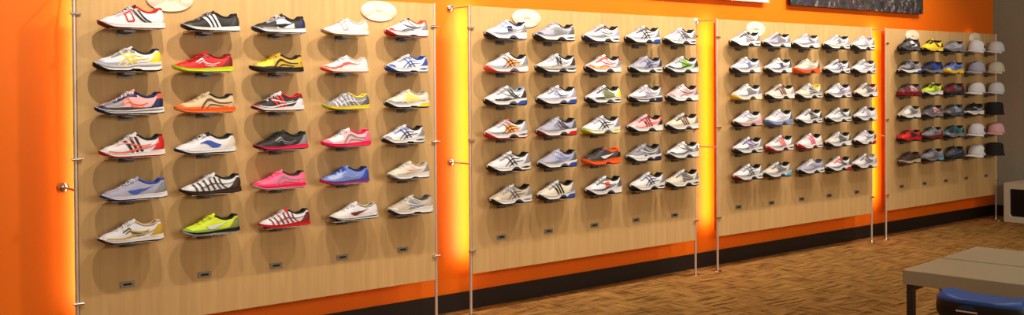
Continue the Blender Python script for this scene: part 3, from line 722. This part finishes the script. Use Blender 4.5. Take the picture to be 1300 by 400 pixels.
def cap_mesh(part, shape):
    key = ('cap', part, shape)
    if key in MESH: return MESH[key]
    mb = MB(); bk = shape == 'bucket'
    hh = .104 if not bk else .112
    rx, ry = (.092, .080) if bk else (.084, .078)
    def crown(th, v, o=0):
        if bk: k = [1.0, .985, .965, .94, .90, .80, .45, 0]; z = [0, .25, .5, .72, .88, .96, 1, 1]
        else:  k = [1.0, .985, .945, .87, .75, .57, .32, 0]; z = [0, .20, .41, .61, .78, .91, .98, 1]
        i = min(6, int(v*7)); u = v*7-i
        kk, zz = lerp(k[i], k[i+1], u), lerp(z[i], z[i+1], u)
        front = 1+.06*max(0, -math.cos(th))*zz if not bk else 1
        seam = 1-.012*abs(math.cos(3*th))**8
        return Vector(((rx*kk*seam+o)*math.cos(th)*(front if math.cos(th) < 0 else 1), (ry*kk*seam+o)*math.sin(th), hh*zz+(.012 if bk else .020)+o*.5))
    if part == 'crown':
        mb.grid([[crown(2*math.pi*a/48, v/14) for a in range(48)] for v in range(15)], closed=True)
    elif part == 'bill':
        if bk:
            mb.grid([[Vector(((rx+e)*math.cos(a*math.pi/24), (ry+e*.6)*math.sin(a*math.pi/24), z)) for a in range(48)] for e, z in ((-.002, .014), (.012, .006), (.018, .001), (.016, .000), (-.004, .010))], closed=True)
        else:
            rows = []
            for i in range(17):
                a = lerp(-1.25, 1.25, i/16); r = []
                for k in range(7):
                    u = k/6; e = .098*u*math.cos(a*.92)**.6
                    x = -(rx+e-.003)*math.cos(a); y = (ry+e*.25-.003)*math.sin(a)
                    z = .024-.017*u-.006*u*(abs(math.sin(a)))**2+.012*(1-abs(a)/1.25)*math.sin(u*2.2)
                    r.append(Vector((x, y, max(z, .0012))))
                rows.append(r+[p-Vector((0, 0, .0011)) for p in reversed(r)])
            mb.grid(rows, closed=True)
    elif part == 'button':
        mb.lathe([(.007, hh+.0195), (.006, hh+.023), (.003, hh+.025), (.0001, hh+.0255)], 12)
    elif part == 'band':
        rows = [[Vector(((rx+.0012)*(1 if math.cos(2*math.pi*a/48) > 0 else 1)*math.cos(2*math.pi*a/48), (ry+.0012)*math.sin(2*math.pi*a/48), z)) for a in range(48)] for z in ((.0105, .0215) if bk else (.0185, .030))]
        mb.grid(rows, closed=True)
    elif part == 'mark':
        for sg in (-1, 1):
            mb.grid([[crown(sg*lerp(1.15, 1.75, i/8), lerp(.14+.05*abs(i-4)/4, .40-.06*abs(i-4)/4, k/5), .0018) for k in range(6)] for i in range(9)])
    MESH[key] = mb.mesh('cap_'+part)
    return MESH[key]

PD = [P1, P2, P3, P4]
for p in range(4):
    rnd = random.Random(p+5)
    for r in range(6):
        for c in range(5):
            sp = PD[p][r][c]; sx = COLX[p][c]; z = ROWZ[r]+.009
            where = '%s in %s row, %s panel' % (CORD[c], ORD[r], PNAME[p])
            sh = empty('shoe_shelf', (sx, 0, z), cat='shelf', group='little shelves on the %s panel' % PNAME[p],
                       label='small grey ledge under %s, %s' % ('cap' if sp['k'] == 'cap' else 'shoe', where))
            link('ledge', SH_PLATE, M_SHELF, sh); link('bracket', SH_BR, M_BR, sh); link('back_plate', SH_BK, M_BR, sh)
            if sp['k'] == 'cap':
                cx = sx+(.030 if sp['shape'] == 'bill' else .0)
                o = empty('baseball_cap' if sp['shape'] == 'bill' else 'bucket_hat', (cx, -.092, z+.0006), R(rnd.uniform(-6, 6)),
                          label='%s, %s' % (sp['desc'].replace('cap', 'bucket hat') if sp['shape'] == 'bucket' else sp['desc'], where), cat='cap' if sp['shape'] == 'bill' else 'hat', group='headwear on the far right panel')
                s = sp['shape']; m = mat(C[sp['up']], .8, 0, 'fabric')
                link('crown', cap_mesh('crown', s), m, o); link('bill' if s == 'bill' else 'brim', cap_mesh('bill', s), m, o)
                link('band', cap_mesh('band', s), mat(tuple(int(v*.9) for v in C[sp['up']]), .8, 0, 'fabric'), o)
                if s == 'bill': link('button', cap_mesh('button', s), m, o)
                if sp['panel']: link('side_mark', cap_mesh('mark', s), mat(C[sp['panel']], .7, 0, 'fabric'), o)
                continue
            f = FORMS[sp['k']]; sc = sp.get('sc', 1.0); sz = sc*sp.get('hs', 1.0)*rnd.uniform(.98, 1.03); rz = R(rnd.uniform(-2.5, 2.5))
            if p in (1, 2): rz += R(rnd.uniform(0, 3))
            x = sp['x']; L = f.L*sc
            kind_name = {'trainer': 'running_shoe', 'racer': 'racing_shoe', 'hiker': 'trail_shoe'}[sp['k']]
            o = empty(kind_name, (x-L/2*math.cos(rz), -.066-L/2*math.sin(rz), z+.0006), rz, label='%s, %s' % (sp['desc'], where),
                      cat='shoe', group='shoes on the %s panel' % PNAME[p])
            o.scale = (sc, sc if sc > .95 else .95, sz)
            shoe_parts(o, sp['k'], sp)

# ------------------------------------------------------------------ oval signs
M_SIGN = mat((226, 214, 198), .5)
M_LET = mat((206, 158, 112), .6)
b = MB(); b.lathe([(.0001, 0), (1, 0), (1.0, .05), (.985, .075), (.0001, .075)], 48); SG = None
def sign_mesh():
    mb = MB(); n = 48; rx, rz = .116, .058
    rows = []
    for k, y in ((1, 0), (1, -.005), (.98, -.007), (.0001, -.007)):
        rows.append([(rx*k*math.cos(2*math.pi*i/n), y, rz*k*math.sin(2*math.pi*i/n)) for i in range(n)])
    mb.grid(rows, closed=True); mb.add(rows[0], [tuple(range(n))])
    return mb.mesh('oval_sign')
def letters_mesh(n, w):
    """faint small lettering, too soft in the photograph to read"""
    mb = MB(); rr = random.Random(n)
    for i in range(n):
        x = (i-(n-1)/2)*w; k = rr.choice((0, 1, 2)); q = -.0078
        if k == 0: mb.tube([(x+.35*w*math.cos(a*math.pi/5), q, .0055*math.sin(a*math.pi/5)) for a in range(9)], .0011, 5)
        elif k == 1: mb.tube([(x-.3*w, q, -.0055), (x-.3*w, q, .003), (x-.1*w, q, .0055), (x+.2*w, q, .0045), (x+.3*w, q, -.0055)], .0011, 5)
        else: mb.tube([(x+.3*w, q, .0045), (x-.2*w, q, .0050), (x-.2*w, q, .001), (x+.25*w, q, -.001), (x+.2*w, q, -.005), (x-.3*w, q, -.0045)], .0011, 5)
    return mb.mesh('lettering')
SG = sign_mesh()
for i, (x, z, n, lb) in enumerate([(1.866, 1.826, 7, 'oval cream sign cut by the top edge, leftmost panel'), (3.055, 1.819, 4, 'oval cream sign at the upper right of the leftmost panel'),
                        (4.136, 1.818, 5, 'oval cream sign at the upper left of the second panel'), (6.438, 1.816, 6, 'oval cream sign at the upper left of the third panel'),
                        (8.72, 1.818, 4, 'oval cream sign above the black and yellow shoes, far right panel'), (9.885, 1.822, 5, 'oval cream sign above the white caps, far right panel')]):
    o = empty('oval_sign', (x, -.0012, z), label=lb, cat='sign', group='oval category signs on the panels')
    link('plate', SG, M_SIGN, o); link('lettering', letters_mesh(n, .011 if n < 7 else .016), M_LET, o)

# ------------------------------------------------------------------ posters above the panels
def crowd_mat(seed, light):
    m, nt, b2 = new_mat('crowd_photo_print'); L = nt.links.new
    tc = nt.nodes.new('ShaderNodeTexCoord')
    mp = nt.nodes.new('ShaderNodeMapping'); mp.inputs['Location'].default_value = (seed, 0, seed)
    L(tc.outputs['Object'], mp.inputs['Vector'])
    n1 = nt.nodes.new('ShaderNodeTexNoise'); n1.inputs['Scale'].default_value = 22; n1.inputs['Detail'].default_value = 5; n1.inputs['Roughness'].default_value = .75
    v = nt.nodes.new('ShaderNodeTexVoronoi'); v.inputs['Scale'].default_value = 26
    L(mp.outputs[0], n1.inputs['Vector']); L(mp.outputs[0], v.inputs['Vector'])
    ramp = nt.nodes.new('ShaderNodeValToRGB'); e = ramp.color_ramp.elements
    e[0].position = .45; e[0].color = (*lin((18, 14, 20)), 1); e[1].position = .74; e[1].color = (*lin((200, 190, 192)), 1)
    k = e.new(.57); k.color = (*lin((58, 50, 60)), 1)
    L(n1.outputs['Fac'], ramp.inputs[0])
    hs = nt.nodes.new('ShaderNodeHueSaturation'); hs.inputs['Saturation'].default_value = .8; hs.inputs['Value'].default_value = .5
    L(v.outputs['Color'], hs.inputs['Color'])
    mx = nt.nodes.new('ShaderNodeMix'); mx.data_type = 'RGBA'; mx.inputs[0].default_value = .07
    L(ramp.outputs[0], mx.inputs[6]); L(hs.outputs[0], mx.inputs[7]); L(mx.outputs[2], b2.inputs['Base Color'])
    b2.inputs['Roughness'].default_value = .5
    return m
for (x0, x1, zb, bord, lb) in ((4.72, 6.81, 2.046, .028, 'framed poster with a pale lower border above the second panel'), (7.10, 9.18, 2.044, 0, 'dark crowd photo poster high above the third and far right panels')):
    o = empty('wall_poster', (x0, YW-.03, zb), label=lb, cat='poster', group='posters on the orange wall')
    W = x1-x0; Hh = 1.0
    b = MB(); b.box(0, W, -.022, 0, 0, Hh); link('backing', b.mesh('backing', False), mat((235, 222, 205) if bord else (24, 20, 26), .6), o)
    b = MB(); b.box(bord, W-bord, -.0235, -.0222, bord, Hh-bord); link('print', b.mesh('print', False), crowd_mat(x0, bord), o)
    b = MB()
    for xx in (.2, W-.26):
        b.box(xx, xx+.06, 0.0002, .0295, .3, .5)
    link('hanger', b.mesh('hanger', False), M_BASE, o)

# ------------------------------------------------------------------ benches, fitting stool, box by the end wall
M_LAM = mat((150, 140, 118), .32, 0, 'plain', .5); M_LEG = mat((62, 56, 54), .4, .5)
def bench(name, cx, cy, w, ln, rz, lb, xo=0):
    o = empty(name, (cx, cy, 0), rz, label=lb, cat='bench', group='grey benches in the foreground')
    b = MB(); b.box(0, w, -ln, 0, .378, .45); link('bench_top', b.mesh('top', False, .003, 2), M_LAM, o)
    for lx in (.012, w-.047):
        for ly in (-.05, -ln+.012):
            b = MB(); b.box(lx, lx+.035, ly, ly+.035, 0, .3785); link('leg', b.mesh('leg', False, .002, 1), M_LEG, o)
    b = MB(); b.box(.045, w-.045, -ln+.02, -ln+.04, .345, .3785); b.box(.045, w-.045, -.045, -.025, .345, .3785); link('apron', b.mesh('apron', False), M_LEG, o)
    return o
RZ = R(6.5)
bench('bench', 4.795, -2.168, .475, 1.25, RZ, 'nearer grey laminate bench with dark square legs, behind the blue stool')
bench('bench', 4.795+.50*math.cos(RZ), -2.168+.50*math.sin(RZ), .50, 1.25, RZ, 'farther grey laminate bench, just behind the nearer grey bench')

st = empty('fitting_stool', (4.585, -2.70, 0), R(97), label='low black fitting stool with saddle shaped blue seat in front of the benches', cat='stool')
SL, SW = .43, .20
def sup(u, e=3.2):
    cc, ss = math.cos(u), math.sin(u)
    return (abs(cc)**(2/e)*(1 if cc > 0 else -1), abs(ss)**(2/e)*(1 if ss > 0 else -1))
def saddle(x): 
    k = x/(SL/2); return .020*abs(k)**2.2
mb = MB(); rows = []
for k, z in ((.0001, .315), (.86, .315), (.95, .325), (.995, .345), (1.0, .375), (.985, .402), (.95, .410), (.0001, .410)):
    r = []
    for i in range(56):
        cx, cy = sup(2*math.pi*i/56); x, y = SL/2*k*cx, SW/2*k*cy
        r.append((x, y, z))
    rows.append(r)
mb.grid(rows, closed=True)
link('seat_shell', mb.mesh('shell'), mat((20, 18, 20), .38, 0, 'leather'), st)
mb = MB(); rows = []
for k, dz in ((.985, -.004), (.99, .004), (.965, .012), (.88, .019), (.6, .022), (.3, .022), (.0001, .022)):
    r = []
    for i in range(56):
        cx, cy = sup(2*math.pi*i/56); x, y = SL/2*k*cx, SW/2*k*cy
        r.append((x, y, .404+dz+(1.5*saddle(x)-.007)*(k < .95)))
    rows.append(r)
mb.grid(rows, closed=True)
link('seat_pad', mb.mesh('pad'), mat((34, 72, 142), .42, 0, 'leather'), st)['label'] = 'blue saddle shaped top'
# emblem on the long side facing the shoes: a dark blue half oval over a pale bar
mb = MB(); n = 16
arc = [(-.040*math.cos(math.pi*i/n), .020*math.sin(math.pi*i/n)) for i in range(n+1)]
yf = SW/2+.0006
for y, fl in ((yf, 0), (yf+.0022, 1)):
    mb.add([(x+.05, y, .374+z) for x, z in arc], [tuple(range(n+1))])
mb.grid([[(x+.05, yf, .374+z) for x, z in arc], [(x+.05, yf+.0022, .374+z) for x, z in arc]])
em = link('emblem', mb.mesh('emblem', False), mat((26, 48, 92), .4), st); em['label'] = 'dark blue half oval emblem with pale underline'
mb = MB(); mb.box(.005, .098, yf, yf+.003, .362, .368); link('underline', mb.mesh('underline', False), mat((206, 176, 156), .4), em)
for sx in (-1, 1):
    for sy in (-1, 1):
        mb = MB(); mb.tube([(sx*.15, sy*.060, .318), (sx*.175, sy*.085, .012), ], .0125, 12)
        lg = link('leg', mb.mesh('leg'), mat((120, 112, 106), .3, .9), st)
        mb = MB(); mb.lathe([(.0001, 0), (.016, 0), (.016, .016), (.013, .02), (.0001, .02)], 14); link('leg_tip', mb.mesh('tip'), M_BASE, lg, (sx*.1755, sy*.0855, 0))

bx = empty('white_box', (10.214, -.125, 0), 0, label='white box with black rounded front, on the floor against the grey wall', cat='box')
BW, BH, BD = .66, .395, .40
def rrect(y0, y1, z0, z1, r, n=6):
    pts = []
    for cy, cz, a0 in ((y1-r, z1-r, 0), (y0+r, z1-r, 90), (y0+r, z0+r, 180), (y1-r, z0+r, 270)):
        for i in range(n+1):
            a = R(a0+90*i/n); pts.append((cy+r*math.cos(a), cz+r*math.sin(a)))
    return pts
outer = rrect(-BW, 0, .004, BH, .012); inner = rrect(-BW+.055, -.055, .062, BH-.058, .028)
mb = MB()
mb.grid([[(BD, y, z) for y, z in outer], [(.006, y, z) for y, z in outer], [(0, y*1-.0+(.004 if y < -BW/2 else -.004), z) for y, z in outer],
         [(0, y, z) for y, z in inner], [(.03, y, z) for y, z in inner]], closed=True)
mb.add([(BD, y, z) for y, z in outer], [tuple(range(len(outer)))])
link('casing', mb.mesh('casing'), mat((206, 196, 178), .45), bx)
mb = MB(); mb.add([(.028, y, z) for y, z in inner], [tuple(range(len(inner)))]); mb.add([(.0295, y, z) for y, z in inner], [tuple(range(len(inner)))])
link('front_panel', mb.mesh('front', False), mat((18, 16, 22), .3), bx)['label'] = 'black rounded front'
mb = MB()
for yy in (-.06, -BW+.06):
    for xx in (.04, BD-.05): mb.tube([(xx, yy, 0), (xx, yy, .006)], .015, 10)
link('foot', mb.mesh('feet'), M_BASE, bx)
# short cable by the last rod
mb = MB(); pts = [(10.19, -.085, .006), (10.215, -.075, .006), (10.27, -.055, .006), (10.33, -.06, .006), (10.42, -.05, .006), (10.5, -.02, .006)]
mb.tube(pts, .006, 8)
tag(link('power_cable', mb.mesh('cable'), mat((196, 186, 172), .5)), 'pale cable lying on the carpet beside the white box and last rod', 'cable')

# ------------------------------------------------------------------ lights
def spot(x, y, z, tx, ty, tz, e, ang=96, blend=1.0, rad=.035, col=(1, .87, .70)):
    l = bpy.data.lights.new('track_or_fill_spot', 'SPOT'); l.energy = e; l.spot_size = R(ang); l.spot_blend = blend; l.shadow_soft_size = rad; l.color = col
    o = bpy.data.objects.new('track_or_fill_spot', l); COL.objects.link(o); o.location = (x, y, z)
    o.rotation_euler = (Vector((tx, ty, tz))-Vector((x, y, z))).to_track_quat('-Z', 'Y').to_euler()
for i, x in enumerate((1.55, 2.45, 3.35, 4.25, 5.15, 6.05, 6.95, 7.85, 8.8)):
    spot(x, -1.08, 3.0, x, 0, 1.74, 132*(1 if x < 8.5 else .6))
for x, y, e in ((2.6, -2.6, 80), (4.9, -3.1, 56), (5.2, -1.7, 105), (7.6, -2.2, 135), (9.6, -2.2, 70)):  # unseen fill spots, added to brighten the carpet and benches
    spot(x, y, 3.3, x, y, 0, e, 110, 1., .08, (1, .88, .70))
for x in (2.9, 4.3, 5.7, 7.1, 8.5):  # extra spots added to brighten the orange wall above the panels
    spot(x, -.75, 3.15, x+.1, YW, 2.32, 36, 84, 1., .05, (1, .86, .62))
def area(name, x, y, z, sx, sy, e, rot, col=(1, .8, .5), spread=180):
    l = bpy.data.lights.new(name, 'AREA'); l.shape = 'RECTANGLE'; l.size = sx; l.size_y = sy; l.energy = e; l.color = col; l.spread = R(spread)
    o = bpy.data.objects.new(name, l); COL.objects.link(o); o.location = (x, y, z); o.rotation_euler = rot
for p, (x0, x1) in enumerate(PAN):
    # tube strips behind each board
    area('wall_wash_tube', x0+.095, .085, (ZT+ZB)/2+.03, .05, 1.55, 5.6, (R(90), 0, 0), (1, .80, .50), 135)
    area('wall_wash_tube', x1-.17, .085, (ZT+ZB)/2+.03, .05, 1.50, 2.2, (R(90), 0, 0), (1, .80, .50), 110)
area('front_fill', 4.6, -7.4, 2.5, 9, 1.2, 230, (R(76), 0, 0), (1, .88, .70))  # added frontal fill, no fixture: softens shoe shadows, lifts the wall strip below boards
w = bpy.data.worlds.new('room_light'); scene.world = w; w.use_nodes = True
w.node_tree.nodes['Background'].inputs[0].default_value = (1, .78, .52, 1)
w.node_tree.nodes['Background'].inputs[1].default_value = .27
